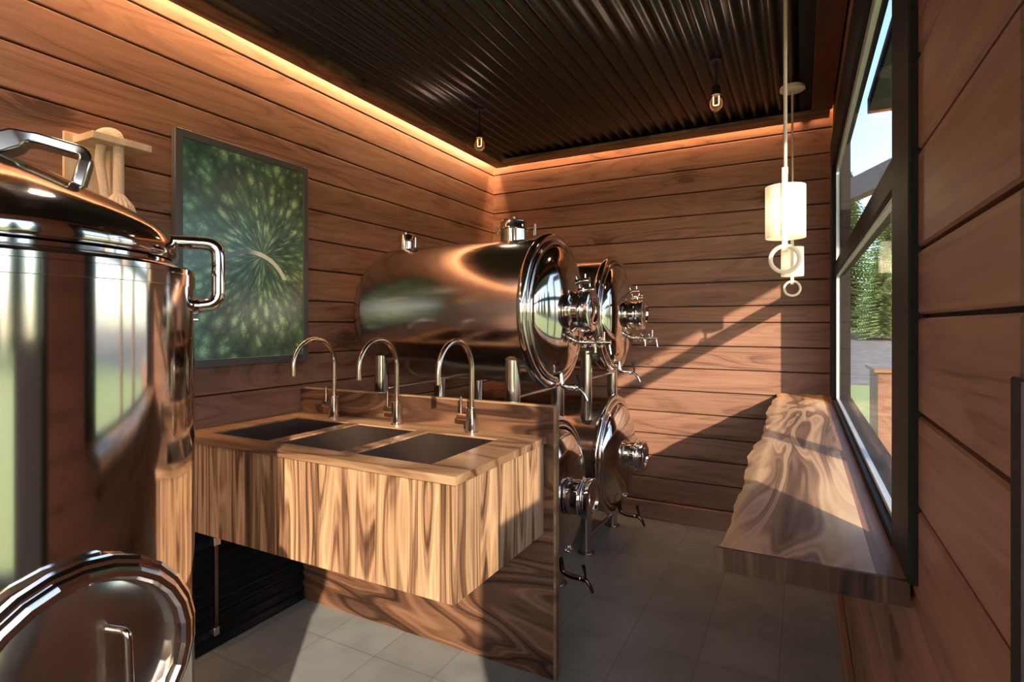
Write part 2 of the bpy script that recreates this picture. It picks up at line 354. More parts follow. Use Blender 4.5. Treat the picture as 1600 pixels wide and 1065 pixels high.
# corrugated ceiling, ridges running away from the viewer
mb = MB(); pit = .0777; amp = .014; x0 = -2.26; x1 = .00; nS = int((x1-x0)/pit*12); vs = []; zc = 2.925
for i in range(nS+1):
    x = x0+(x1-x0)*i/nS; z = zc+amp*math.cos((x-x0)/pit*2*PI)
    vs += [(x, YF, z), (x, YB-.08, z), (x, YB-.08, z+.002), (x, YF, z+.002)]
fs = []
for i in range(nS):
    a = i*4; b = a+4
    fs += [(a, b, b+1, a+1), (a+3, a+2, b+2, b+3), (a+1, b+1, b+2, a+2), (a, a+3, b+3, b)]
mb.add(vs, fs)
ceil = mb.build('ceiling', M_roofm, angle=80)
mb = MB(); mb.box(XL-.1, XR+.1, YF-.1, YB+.1, 3.02, 3.10); mb.box(-.01, .062, YF, YB, 2.905, 2.95)
c2 = mb.build('roof_deck', M_black, ceil); struct(ceil)
# cove boards round the ceiling, gap against the wall for the light strips
mb = MB(); mb.box(-2.378, -2.255, YF, YB-.05, 2.875, 2.905); mb.box(-2.29, -2.263, YF, YB-.05, 2.905, 3.018); struct(mb.build('trim_1', M_beam, bevel=.003))  # second box, here and below: unseen riser added to block leaking strip light
mb = MB(); mb.box(-2.252, XR-.02, YB-.185, YB-.05, 2.878, 2.905); mb.box(-2.25, XR-.02, YB-.075, YB-.05, 2.905, 3.018); struct(mb.build('trim_2', M_beamX, bevel=.003))
mb = MB(); mb.box(.06, XR-.008, YF, YB-.19, 2.885, 2.91); struct(mb.build('trim_3', M_red, bevel=.003))
mb = MB(); mb.box(XL, XR, YB-.026, YB, 0, .135); struct(mb.build('baseboard_back', M_base, bevel=.004))
mb = MB(); mb.box(XR-.028, XR, YF, YB-.03, 0, .13); struct(mb.build('baseboard_right', M_baseY, bevel=.004))
# light strips in the cove
o = MB().box(-2.41, -2.375, YF+.05, YB-.05, 2.975, 2.982).build('light_strip', M_led); tag(o, 'warm strip light hidden in the cove along the top of the left wall', 'strip light')
o = MB().box(-2.38, XR-.05, YB-.036, YB-.008, 2.985, 2.992).build('light_strip', M_led); tag(o, 'warm strip light hidden in the cove along the top of the back wall', 'strip light')

# ------------------------------------------------------------------ windows
def rectframe(mb, x0, x1, Y0, Y1, Z0, Z1, y0, y1, z0, z1):
    mb.box(x0, x1, Y0, y0, Z0, Z1); mb.box(x0, x1, y1, Y1, Z0, Z1); mb.box(x0, x1, y0, y1, Z0, z0); mb.box(x0, x1, y0, y1, z1, Z1)
w = bpy.data.objects.new('window_1', None); COL.objects.link(w); w.location = (.19, 2.7, 1.03); w['kind'] = 'structure'; B = tuple(w.location)
mb = MB(); rectframe(mb, .170, .212, 1.205, 4.24, 1.032, 2.69, 1.41, 3.90, 1.042, 2.47); mb.build('window_frame', M_black, w, B, bevel=.003)
mb = MB(); mb.box(.178, .235, 1.41, 3.90, 1.80, 1.872); mb.build('window_rail', M_black, w, B, bevel=.004)
mb = MB(); rectframe(mb, .188, .205, 1.41, 3.90, 1.042, 1.80, 1.422, 3.87, 1.054, 1.792); rectframe(mb, .188, .205, 1.41, 3.90, 1.872, 2.47, 1.422, 3.87, 1.88, 2.43)
mb.build('window_bead', M_ltgrey, w, B, bevel=.002)
MB().box(.194, .198, 1.422, 3.87, 1.054, 1.792).build('window_pane', M_glass, w, B); MB().box(.194, .198, 1.422, 3.87, 1.88, 2.43).build('window_pane', M_glass, w, B)
w = bpy.data.objects.new('window_2', None); COL.objects.link(w); w.location = (.22, -.6, .55); w['kind'] = 'structure'; B = tuple(w.location)
mb = MB(); rectframe(mb, .19, .285, -1.95, .69, .55, 2.45, -1.88, .62, .62, 2.38);
mb.build('window_frame', M_black, w, B, bevel=.003)
MB().box(.24, .244, -1.88, .62, .62, 2.38).build('window_pane', M_glass, w, B)
w = bpy.data.objects.new('added_fill_window', None); COL.objects.link(w); w.location = (-1.2, YF-.05, .06); w['kind'] = 'structure'; B = tuple(w.location)  # added front glazing, unseen, lets in sky light as fill
mb = MB()
for a_, b_ in ((-2.2, -2.13), (-1.21, -1.14), (-.22, -.15)): mb.box(a_, b_, YF-.09, YF-.03, .06, 2.45)
for a_, b_ in ((-2.13, -1.21), (-1.14, -.22)): mb.box(a_, b_, YF-.09, YF-.03, .06, .14); mb.box(a_, b_, YF-.09, YF-.03, 2.37, 2.45)
mb.build('window_frame', M_black, w, B, bevel=.003)
MB().box(-2.13, -1.21, YF-.062, YF-.058, .14, 2.37).build('window_pane', M_glass, w, B); MB().box(-1.14, -.22, YF-.062, YF-.058, .14, 2.37).build('window_pane', M_glass, w, B)
t = thing('shutter', 'tall black metal shutter leaf with grey edge at the right end of the near wall', 'shutter', (.17, .68, .0))
B = (.17, .68, 0)
MB().box(.165, .184, .30, .642, .02, 1.454).build('leaf', M_black, t, B, bevel=.002)
e = MB().box(.163, .165, .30, .606, .02, 1.452).build('edge_strip', M_greyedge, t, B); e['label'] = 'grey edge strip'

# ------------------------------------------------------------------ sink unit
SX0, SX1, SY0, SY1 = -2.405, -.97, 1.45, 2.13
ZC = 1.024
basins = [(-2.295, -1.94), (-1.885, -1.53), (-1.472, -1.117)]; BY0, BY1 = 1.525, 1.995
t = thing('sink_unit', 'wall-hung walnut sink unit with three steel basins in a wooden worktop', 'sink', (-1.69, 1.79, .612)); B = (-1.69, 1.79, .612)
mb = MB(); k = 0; x = SX0; random.seed(3)
# front face staves
while x < SX1-.001:
    w_ = random.choice((.105, .13, .16)); x2 = min(x+w_, SX1)
    if SX1-x2 < .05: x2 = SX1
    k += 1; mb.box(x, x2, SY0, SY0+.02, .612, .994, board=k); x = x2
y = SY0+.02
while y < SY1-.001:
    y2 = min(y+.14, SY1); k += 1; mb.box(SX1-.02, SX1, y, y2, .612, .994, board=k); y = y2
mb.box(SX0, SX1-.02, SY0+.02, SY1, .612, .632, board=50); mb.box(SX0, SX0+.02, SY0+.02, SY1, .632, .994, board=51)
mb.build('cabinet_front', M_walZ, t, B, smooth=False)
mb = MB(); tx0, tx1, ty0, ty1 = -2.438, -.957, 1.436, SY1
xs = [tx0]+[v for b in basins for v in b]+[tx1]; z0, z1 = .996, ZC
mb.box(tx0, tx1, ty0, BY0, z0, z1, 1); mb.box(tx0, tx1, BY1, ty1, z0, z1, 2)
for i in range(0, len(xs), 2): mb.box(xs[i], xs[i+1], BY0, BY1, z0, z1, 3+i)
mb.build('worktop', M_walTop, t, B, smooth=False)
for bx0, bx1 in basins:
    mb = MB(); d = .24; r = .004; zt = z1-.006; zb = zt-d
    a0, a1, c0, c1 = bx0+.0005, bx1-.0005, BY0+.0005, BY1-.0005
    mb.box(a0, a0+r, c0, c1, zb, zt); mb.box(a1-r, a1, c0, c1, zb, zt); mb.box(a0+r, a1-r, c0, c0+r, zb, zt); mb.box(a0+r, a1-r, c1-r, c1, zb, zt); mb.box(a0, a1, c0, c1, zb-r, zb)
    bo = mb.build('basin', M_brush, t, B, smooth=False)
    MB().lathe([(0, .045), (.003, .045), (.004, .038), (.001, .03), (.001, .0)], ((a0+a1)/2, (c0+c1)/2, zb), n=24).build('drain', M_satin, bo, B)
# partition
t2 = thing('partition_panel', 'dark figured walnut partition standing on the floor behind the sinks', 'partition', (-1.67, 2.15, 0)); B2 = (-1.67, 2.15, 0)
MB().box(-2.438, -.925, SY1+.001, SY1+.031, 0, 1.15).build('panel', M_walX, t2, B2, bevel=.001)
e = MB().box(-.9249, -.913, SY1-.0, SY1+.034, 0, 1.157).box(-2.438, -.925, SY1+.001, SY1+.031, 1.1501, 1.157).build('edge_band', M_walTop, t2, B2, bevel=.001); e['label'] = 'paler edge banding'
# taps over the sinks
def make_faucet():
    t = thing('sink_faucet', 'x', 'faucet', (0, 0, 0), 'gooseneck faucets over the triple sink')
    MB().lathe([(0, .0), (0, .030), (.004, .030), (.006, .027), (.108, .027), (.110, .025), (.110, 0)], n=40).build('base', M_faucet, t)
    R = .1275; top = .405-R; pts = [(0, 0, .105), (0, 0, .2)]+[(0, -R+R*math.cos(a), top+R*math.sin(a)) for a in [PI*i/24 for i in range(25)]]+[(0, -2*R, .240)]
    MB().sweep(pts, .0118, 20).build('spout', M_faucet, t)
    MB().cyl((0, -2*R, .252), (0, -2*R, .234), .0128, n=20).build('nozzle', M_faucet, t)
    h = MB().cyl((-.02, 0, .065), (-.072, 0, .065), .0165, n=24).build('handle_hub', M_faucet, t)
    MB().cyl((-.058, 0, .075), (-.058, 0, .155), .0062, n=16).build('lever', M_faucet, h)
    return t
fa = make_faucet()
for i, (x, lab) in enumerate([(-2.12, 'leftmost gooseneck faucet on the sink worktop, nearest the framed forest picture'), (-1.712, 'middle gooseneck faucet of the three on the sink worktop'), (-1.29, 'rightmost gooseneck faucet on the sink worktop, nearest the free end of the partition')]):
    o = fa if i == 0 else copy_tree(fa); o.location = (x, 2.068, ZC); o['label'] = lab
# black ribbed cabinet low on the left wall
t = thing('cabinet', 'low black ribbed cabinet on the floor under the sinks against the left wall', 'cabinet', (-2.42, 1.3, 0)); B = (-2.42, 1.3, 0)
mb = MB(); zz = [i*.0075 for i in range(int(.6/.0075)+1)]; pr = [(-2.408+.008*math.sin(z/.052*2*PI), z) for z in zz]
vs = []; Y0, Y1 = 1.0, 2.125
for yy in (Y0, Y1): vs += [(x, yy, z) for x, z in pr]+[(-2.438, yy, zz[-1]), (-2.438, yy, 0)]
n = len(pr)+2
mb.add(vs, [tuple(range(n)), tuple(range(2*n-1, n-1, -1))]+[(k, (k+1) % n, n+(k+1) % n, n+k) for k in range(n)])
bd = mb.build('body', M_blackgloss, t, B)
mb = MB(); mb.box(-2.378, -2.362, 1.583, 1.600, .085, .525); h = mb.build('handle', M_bronze, bd, B, bevel=.003)
for q in ((1.612, .49, .53), (1.605, .08, .12)): MB().box(-2.402, -2.360, 1.578, *q).build('handle_bracket', M_satin, h, B, bevel=.004)

# ------------------------------------------------------------------ live edge counter on the right
t = thing('window_counter', 'live-edge burl wood counter slab along the window wall', 'counter', (.0, 2.7, .972)); B = (0, 2.7, .972)
mb = MB(); N = 150; Y0, Y1 = 1.256, YB-.002; x1 = .127; rng = random.Random(5)
def wav(y):
    return -.163+.009*math.sin(y*4.6+1)+.005*math.sin(y*10.7+2*math.sin(y*1.7))+.0035*math.sin(y*23+3*math.sin(y*2.3))+.0012*math.sin(y*61+1)
vs = []; fs = []
prof_n = 7
for i in range(N+1):
    y = Y0+(Y1-Y0)*i/N; xe = wav(y); w2 = .004*math.sin(y*23+1)
    vs += [(x1, y, .976), (x1, y, ZC), (-.117, y, ZC), (-.130, y, ZC-.003), (-.146+w2, y, ZC-.008+.002*math.sin(y*40)), (xe, y, ZC-.017), (xe+.004+.004*math.sin(y*17), y, .976)]
for i in range(N):
    a = i*7; b = a+7
    for k in range(7): fs.append((a+k, a+(k+1) % 7, b+(k+1) % 7, b+k))
fs.append(tuple(range(7))); fs.append(tuple(N*7+k for k in range(6, -1, -1)))
mb.add(vs, fs); mb.build('slab', M_slab, t, B, angle=30)
MB().box(.1272, .1795, 1.2562, YB-.002, .976, ZC-.0005).build('rear_strip', M_cedY, t, B)
MB().box(-.165, .1795, 1.245, 1.2558, .974, ZC-.001).build('end_grain_edge', wood('shaded_end_grain', [(0, (.012, .006, .004)), (.5, (.08, .036, .02)), (1, (.21, .11, .065))], 'Z', stretch=7, scale=9, rings=9, fibre=.3, rough=.5, tone=0), t, B, bevel=.001)  # end grain, its colour deepened further for shade on the near end

# ------------------------------------------------------------------ framed forest picture
def painting_mat(cy, cz):
    m, nt, n, l, b = mat('aerial_forest_print')
    def M(op, a, bb=None, c=None, clamp=False):
        x = n.new('ShaderNodeMath'); x.operation = op; x.use_clamp = clamp
        for i, v in enumerate((a, bb, c)):
            if v is None: continue
            if isinstance(v, (int, float)): x.inputs[i].default_value = v
            else: l.new(v, x.inputs[i])
        return x.outputs[0]
    tc = n.new('ShaderNodeTexCoord'); sp = n.new('ShaderNodeSeparateXYZ'); l.new(tc.outputs['Object'], sp.inputs[0])
    y = M('SUBTRACT', sp.outputs[1], cy); z = M('SUBTRACT', sp.outputs[2], cz)
    r = M('SQRT', M('ADD', M('ADD', M('MULTIPLY', y, y), M('MULTIPLY', z, z)), .004)); th = M('ARCTAN2', z, y)
    cb = n.new('ShaderNodeCombineXYZ'); l.new(M('MULTIPLY', M('COSINE', th), 6.5), cb.inputs[0]); l.new(M('MULTIPLY', M('SINE', th), 6.5), cb.inputs[1]); l.new(M('MULTIPLY', r, 11), cb.inputs[2])
    # crowns stretched away from the centre
    nd = n.new('ShaderNodeTexNoise'); nd.inputs['Scale'].default_value = 25; l.new(tc.outputs['Object'], nd.inputs['Vector'])
    ad = n.new('ShaderNodeVectorMath'); ad.operation = 'MULTIPLY_ADD'; l.new(nd.outputs['Color'], ad.inputs[0]); ad.inputs[1].default_value = (.35, .35, .35); l.new(cb.outputs[0], ad.inputs[2])
    vo = n.new('ShaderNodeTexVoronoi'); vo.inputs['Scale'].default_value = 1.25; l.new(ad.outputs[0], vo.inputs['Vector'])
    v2 = n.new('ShaderNodeTexVoronoi'); v2.inputs['Scale'].default_value = 2.3; l.new(ad.outputs[0], v2.inputs['Vector'])
    crown = M('MAXIMUM', M('SUBTRACT', 1, M('MULTIPLY', vo.outputs['Distance'], 1.25), clamp=True), M('SUBTRACT', .75, M('MULTIPLY', v2.outputs['Distance'], 1.1), clamp=True))
    sc = n.new('ShaderNodeSeparateXYZ'); l.new(vo.outputs['Color'], sc.inputs[0])
    nf = n.new('ShaderNodeTexNoise'); nf.inputs['Scale'].default_value = 130; l.new(tc.outputs['Object'], nf.inputs['Vector'])
    val = M('MULTIPLY', M('POWER', crown, 1.3), M('MULTIPLY_ADD', sc.outputs[0], .9, .5)); val = M('MULTIPLY', val, M('MULTIPLY_ADD', nf.outputs['Fac'], 1.6, .2))
    cr = n.new('ShaderNodeValToRGB'); e = cr.color_ramp.elements; e.new(.5)
    e[0].position = 0; e[0].color = (.02, .045, .045, 1); e[1].position = .38; e[1].color = (.09, .20, .12, 1); e[2].position = 1; e[2].color = (.62, .74, .42, 1); l.new(val, cr.inputs[0])
    # teal on the left, yellower on the right
    mx = n.new('ShaderNodeMixRGB'); mx.blend_type = 'MULTIPLY'; mx.inputs[0].default_value = 1
    c2 = n.new('ShaderNodeValToRGB'); c2.color_ramp.elements[0].color = (.40, .85, 1.0, 1); c2.color_ramp.elements[1].color = (1.25, 1.12, .75, 1)
    l.new(M('MULTIPLY_ADD', y, 1.3, .62, clamp=True), c2.inputs[0]); l.new(cr.outputs[0], mx.inputs[1]); l.new(c2.outputs[0], mx.inputs[2])
    # curving road
    ry = M('ADD', y, .07); rz = M('ADD', z, .215); rr = M('SQRT', M('ADD', M('MULTIPLY', ry, ry), M('MULTIPLY', rz, rz)))
    band = M('LESS_THAN', M('ABSOLUTE', M('SUBTRACT', rr, .225)), .011); band = M('MULTIPLY', band, M('GREATER_THAN', rz, .10))
    m2 = n.new('ShaderNodeMixRGB'); l.new(band, m2.inputs[0]); l.new(mx.outputs[0], m2.inputs[1])
    c3 = n.new('ShaderNodeValToRGB'); c3.color_ramp.elements[0].color = (.10, .12, .17, 1); c3.color_ramp.elements[1].color = (1.0, .92, .72, 1); c3.color_ramp.elements[0].position = .38; c3.color_ramp.elements[1].position = .5
    l.new(M('MULTIPLY_ADD', y, 2.0, .55), c3.inputs[0]); l.new(c3.outputs[0], m2.inputs[2])
    l.new(m2.outputs[0], b.inputs['Base Color']); b.inputs['Roughness'].default_value = .42
    b.inputs['Coat Weight'].default_value = 1; b.inputs['Coat Roughness'].default_value = .28; b.inputs['Coat IOR'].default_value = 1.8
    return m
PY0, PY1, PZ0, PZ1 = 1.43, 2.16, 1.305, 2.362
t = thing('framed_picture', 'framed aerial picture of green forest with a curving road, on the left wall', 'picture', (XL+.02, (PY0+PY1)/2, PZ0)); B = tuple(t.location)
M_fr = simple('charcoal_frame', (.075, .072, .078), .4)
mb = MB(); fw = .035; rectframe(mb, XL+.002, XL+.032, PY0, PY1, PZ0, PZ1, PY0+fw, PY1-fw, PZ0+fw, PZ1-fw); mb.build('frame', M_fr, t, B, bevel=.002)
MB().box(XL+.002, XL+.027, PY0+fw, PY1-fw, PZ0+fw, PZ1-fw).build('print', painting_mat(1.874-B[1], 1.85-B[2]), t, B)

# ------------------------------------------------------------------ shelf with looped cord
t = thing('wall_shelf', 'small pale pine wall shelf with a back board, high behind the near steel tank', 'shelf', (XL, 1.15, 1.85)); B = (XL, 1.15, 1.85)
MB().box(XL+.002, XL+.017, 1.03, 1.20, 1.84, 2.222).build('back_board', M_pale, t, B, bevel=.001)
mb = MB(); hs = []
# shelf board with two round holes is approximated by slots: three strips and cross pieces
mb.box(XL+.018, -2.28, 1.056, 1.262, 2.182, 2.208); mb.build('shelf_board', M_pale, t, B, bevel=.0015)
MB().box(XL+.018, XL+.05, 1.165, 1.188, 1.85, 2.181).build('bracket', M_pale, t, B, bevel=.0015)
t = thing('rope_hanging', 'thick pale ribbed cord looped over the pine shelf, ending in a fluted tassel', 'rope', (-2.35, 1.18, 1.9)); B = (-2.35, 1.18, 1.9)
def ribbed(path, r, name, parent, B, pitch=.0048):
    P = [Vector(p) for p in path]; L = [0]
    for a, b in zip(P, P[1:]): L.append(L[-1]+(b-a).length)
    n = int(L[-1]/pitch*4); pts = []; rad = []
    for i in range(n+1):
        s_ = L[-1]*i/n; k = max(j for j in range(len(L)) if L[j] <= s_+1e-9); k = min(k, len(P)-2)
        f = (s_-L[k])/(L[k+1]-L[k]); pts.append(P[k].lerp(P[k+1], f)); rad.append(r+(.0011 if i % 4 in (0, 1) else -.0004))
    return MB().sweep(pts, rad, 16).build(name, M_rope, parent, B, angle=80)
xr, yr = -2.322, 1.163
ribbed([(xr, yr, 1.99), (xr, yr, 2.205)], .0175, 'cord', t, B)
ribbed([(-2.398, 1.125, 2.212)]+[(-2.360-.038*math.cos(a), 1.144-.019*math.cos(a), 2.214+.026*math.sin(a)) for a in [PI*i/14 for i in range(15)]]+[(xr, yr, 2.20)], .0165, 'cord', t, B)
ribbed([(-2.350, 1.116, 2.18), (-2.352, 1.112, 2.12), (-2.348, 1.122, 2.04), (-2.345, 1.130, 1.97)], .0155, 'cord', t, B)
mb = MB(); prof = [(0, .012), (.01, .042), (.03, .053), (.055, .047), (.08, .029), (.095, .0175)]; n = 72; vs = []
for h, r in prof:
    for k in range(n):
        a = 2*PI*k/n; rr = r*(1+.07*math.sin(a*18)); vs.append((xr+rr*math.cos(a), yr+rr*math.sin(a), 1.905+h))
fs = [(i*n+k, i*n+(k+1) % n, (i+1)*n+(k+1) % n, (i+1)*n+k) for i in range(len(prof)-1) for k in range(n)]; fs += [tuple(range(n)), tuple((len(prof)-1)*n+k for k in range(n))]
mb.add(vs, fs); mb.build('tassel', M_rope, t, B, angle=70)

# ------------------------------------------------------------------ near upright tank
TX, TY, TR = -1.52, .50, .387
t = thing('upright_tank', 'large polished steel upright tank with domed lid in the left foreground', 'tank', (TX, TY, 0)); B = (TX, TY, 0)
MB().lathe([(.10, 0), (.10, TR-.03), (.13, TR), (1.585, TR), (1.586, TR+.0015), (1.612, TR+.0015), (1.613, TR), (1.624, TR), (1.629, TR-.004), (1.640, TR-.040)], B, n=128).build('shell', M_steel, t, B)
lid = MB().lathe([(1.6385, TR-.046), (1.648, TR-.046), (1.652, TR-.036), (1.662, TR-.033), (1.685, TR-.036), (1.706, TR-.046), (1.722, TR-.062), (1.738, TR-.085), (1.756, TR-.116), (1.777, TR-.155), (1.800, TR-.20), (1.824, TR-.25), (1.844, TR-.30), (1.855, TR-.345), (1.858, 0)], B, n=128).build('lid', M_steel, t, B, angle=60)
for a in range(3):
    an = a*2*PI/3+.5; MB().cyl((TX+.3*math.cos(an), TY+.3*math.sin(an), 0), (TX+.3*math.cos(an), TY+.3*math.sin(an), .16), .03).build('leg', M_satin, t, B)
# side handle in the plane of the silhouette
hd = Vector((math.cos(math.radians(57.9)), math.sin(math.radians(57.9)), 0)); C0 = Vector((TX, TY, 0))
def hp(r, z): return C0+hd*r+Vector((0, 0, z))
MB().sweep(fillet([hp(.325, 1.700), hp(.438, 1.700), hp(.438, 1.553), hp(.383, 1.545)], .032, 8), .0155, 20, flat=1.2).build('side_handle', M_steel, t, B)
mb = MB(); mb.lathe([(0, .0), (0, .022), (.010, .020), (.014, .014)], hp(.385, 1.545), dirv=hd, n=24); mb.cyl(hp(.384, 1.512), hp(.394, 1.512), .006, n=12); mb.build('handle_mount', M_steel, t, B)
# manway low on the front
mz = .885; mc = Vector((TX+.385, TY, mz))
mb = MB(); mb.lathe([(-.08, .168), (.030, .168), (.030, .162), (.0, .155)], mc, axis='X', n=48); mw = mb.build('manway', M_steel, t, B)
mb = MB(); mb.lathe([(.006, .192), (.012, .201), (.026, .201), (.032, .195), (.032, .188), (.036, .184), (.044, .184), (.048, .178), (.048, .168), (.042, .162), (.006, .162), (.006, .192)], mc, axis='X', n=26); mb.build('clamp_ring', M_steel, mw, B, smooth=False)
mb = MB(); mb.lathe([(.020, .164), (.024, .155), (.030, .10), (.034, 0)], mc, axis='X', n=48); dr = mb.build('manway_door', M_satin, mw, B)
MB().sweep(fillet([(-1.10, .534, .955), (-1.058, .545, .955), (-1.058, .553, .72), (-1.10, .553, .72)], .012, 5), .0065, 14).build('door_handle', M_faucet, mw, B)
# lifting eye on the lid
hx = Vector((math.cos(math.radians(62)), math.sin(math.radians(62)), 0))
def lp(r, z): return C0+hx*r+Vector((0, 0, z))
pts = fillet([lp(-.045, 1.840), lp(.075, 1.905), lp(.178, 1.885), lp(.158, 1.800)], .022, 6)
mb = MB(); side = Vector((-hx.y, hx.x, 0)); vs = []; m_ = len(pts)
for i, p in enumerate(pts):
    T_ = (pts[min(i+1, m_-1)]-pts[max(i-1, 0)]).normalized(); Nn = side.cross(T_).normalized(); f = i/(m_-1)
    wd = .036-.008*math.sin(f*PI); th = .012+.012*max(0, 1-f*4)
    for sx, sn in ((-1, -1), (1, -1), (1, 1), (-1, 1)): vs.append(p+side*sx*wd+Nn*sn*th)
fs = [(i*4+k, i*4+(k+1) % 4, (i+1)*4+(k+1) % 4, (i+1)*4+k) for i in range(m_-1) for k in range(4)]+[(0, 1, 2, 3), tuple((m_-1)*4+k for k in (3, 2, 1, 0))]
mb.add(vs, fs); mb.build('lid_handle', M_satin, t, B, bevel=.005, angle=50)

# ------------------------------------------------------------------ horizontal tanks
def make_tank(upper):
    """axis along X, origin under the tank axis at its mid height point z=0; front at +X"""
    t = thing('horizontal_tank', 'x', 'tank', (0, 0, 0), 'horizontal steel tanks in the stacked rack')
    r = .385; F = 0.0; L = 1.02
    MB().lathe([(-L-.19, .0), (-L-.185, .08), (-L-.165, .17), (-L-.125, .26), (-L-.06, .34), (-L, r-.01), (-L+.03, r), (F-.02, r)], axis='X', n=128).build('shell', M_satin, t)
    rim = [(F-.022, r-.004), (F-.022, r+.004)]+[(F-.002+.022*math.sin(a), r+.002+.018*math.cos(a)) for a in [-PI/2+PI*i/10 for i in range(11)]]+[(F+.020, r-.012), (F+.010, r-.020)]+[(F+.018+.012*math.sin(a), r-.030+.009*math.cos(a)) for a in [-PI/2+PI*i/8 for i in range(9)]]+[(F+.030, r-.040), (F+.008, r-.045)]
    MB().lathe(rim, axis='X', n=128).build('rim', M_steel, t, angle=60)
    R0 = r-.043; Dm = .115
    hp_ = [(F+.008+Dm*math.cos(a)**1.0, R0*math.sin(a)) for a in [PI/2*(1-i/24) for i in range(25)]]
    def domex(rr): return F+.008+Dm*math.sqrt(max(0, 1-(rr/R0)**2))
    MB().lathe(hp_, axis='X', n=128).build('head', M_steel, t)
    # centre porthole
    a = F+.112
    mb = MB()
    if upper: mb.lathe([(a-.045, .142), (a-.006, .142), (a-.002, .136), (a+.004, .112), (a+.020, .092), (a+.075, .088)], axis='X', n=56)
    else: mb.lathe([(a-.03, .088), (a+.045, .088), (a+.050, .084), (a+.075, .082)], axis='X', n=56)
    p = mb.build('porthole', M_steel, t)
    MB().lathe([(a+.066, .084), (a+.066, .100), (a+.072, .104), (a+.080, .104), (a+.084, .096), (a+.090, .096), (a+.094, .104), (a+.102, .104), (a+.106, .098), (a+.106, .074), (a+.100, .070)], axis='X', n=56).build('flange', M_chrome, p)
    MB().lathe([(a+.100, .070), (a+.109, .068), (a+.110, .060), (a+.100, .055), (a+.108, .025), (a+.110, 0)], axis='X', n=48).build('lens', M_chrome, p)
    mb = MB()
    mb.torus((a+.05, 0, 0), (1, 0, 0), .086 if False else .094, .006, 48, 10); mb.cyl((a+.05, -.01, -.10), (a+.05, .05, -.105), .006, n=12); mb.cyl((a+.05, .0, .085), (a+.05, .0, .115), .006, n=10); mb.build('clamp', M_chrome, p)
    # drain tap low on the head
    zt = -.315; sx = domex(.315)-.02
    path = fillet([(sx, 0, zt), (sx+.012, 0, zt-.085), (sx+.055, 0, zt-.100), (sx+.135, 0, zt-.100)], .045, 7)
    if upper: path = fillet([(sx, 0, zt), (sx+.012, 0, zt-.075), (sx+.04, 0, zt-.085), (sx+.105, 0, zt-.085)], .035, 7)
    k = path[-1]; mt = M_bronze if not upper else M_satin
    tp = MB().sweep(path, .0125 if upper else .0135, 18).build('drain_tap', mt, t)
    MB().torus((k.x-.02, 0, k.z), (1, 0, 0), .014, .004, 24, 8).build('collar', M_chrome, tp)
    MB().sweep([(k.x-.015, 0, k.z), (k.x+.012, 0, k.z-.006), (k.x+.032, 0, k.z-.030), (k.x+.045, 0, k.z-.060)], [.012, .011, .009, .0075], 14).build('spout', mt, tp)
    MB().sweep([(k.x+.006, 0, k.z), (k.x+.004, 0, k.z+.03), (k.x-.006, 0, k.z+.072)], [.0045, .006, .010], 12).build('tap_handle', M_black, tp)
    # small bolts/nozzles on the head
    def nozzle(y, z, l, r_, nm):
        x = domex(math.hypot(y, z))-.012
        mb = MB(); mb.lathe([(0, r_*.7), (l*.5, r_*.7), (l*.5, r_), (l*.7, r_), (l*.7, r_*.8), (l*.8, r_*.8), (l*.8, r_*1.15), (l, r_*1.15), (l, 0)], (x, y, z), axis='X', n=20)
        mb.cyl((x+l*.6, y, z), (x+l*.6, y, z+r_*2.2), r_*.25, n=8); mb.build(nm, M_chrome, t)
    if upper:
        nozzle(.14, .165, .06, .016, 'sensor'); nozzle(.20, .12, .075, .017, 'sensor')
        # sampling valve assembly under the porthole
        y0 = .09; z0 = -.165; x0_ = domex(.19)-.015
        v = MB().cyl((x0_, y0, z0), (x0_+.19, y0, z0), .0115, n=20).build('sample_valve', M_chrome, t)
        mb = MB()
        for dx, rr in ((.03, .030), (.045, .030), (.075, .026), (.088, .026), (.125, .028), (.138, .028)): mb.lathe([(0, .01), (0, rr), (.006, rr), (.006, .01)], (x0_+dx, y0, z0), axis='X', n=28)
        mb.torus((x0_+.105, y0, z0+.012), (0, 1, 0), .030, .0045, 32, 8); mb.build('valve_flange', M_chrome, v)
        mb = MB(); mb.cyl((x0_+.105, y0, z0), (x0_+.105, y0, z0-.055), .010, n=16); mb.cyl((x0_+.105, y0, z0-.045), (x0_+.06, y0, z0-.062), .005, n=10); mb.build('valve_lever', M_chrome, v); MB().cyl((x0_+.155, y0, z0), (x0_+.155, y0, z0+.055), .004, n=10).build('valve_stem', M_chrome, v); MB().cyl((x0_+.18, y0, z0), (x0_+.19, y0, z0-.06), .005, n=10).build('valve_outlet', M_chrome, v)
        # hatches on top
        def hatch(x, R, h, arm, nm):
            z0 = r-.012
            hb = MB().lathe([(0, R), (h*.55, R), (h*.55, R*1.04), (h*.62, R*1.04), (h*.62, R), (h*.66, R), (h*.66, R*1.04), (h*.74, R*1.04), (h*.78, R), (h, R), (h*1.04, R*.95), (h*1.04, 0)], (x, 0, z0), n=48).build(nm, M_chrome, t)
            MB().cyl((x, 0, z0+h), (x, 0, z0+h*1.25), R*.13, n=14).build('hatch_knob', M_chrome, hb)
            mb = MB(); mb.torus((x, 0, z0+h*.64), (0, 0, 1), R*1.06, .004, 48, 8); zz_ = z0+h*.64
            mb.cyl((x+R, 0, zz_), (x+R+arm, 0, zz_), .006, n=10); mb.cyl((x+R+arm, 0, zz_-.040), (x+R+arm, 0, zz_+.020), .0065, n=10)
            mb.cyl((x-R, 0, zz_), (x-R-arm*.5, 0, zz_), .006, n=10); mb.cyl((x-R-arm*.5, 0, zz_-.020), (x-R-arm*.5, 0, zz_+.020), .0065, n=10); mb.build('hatch_clamp', M_chrome, hb)
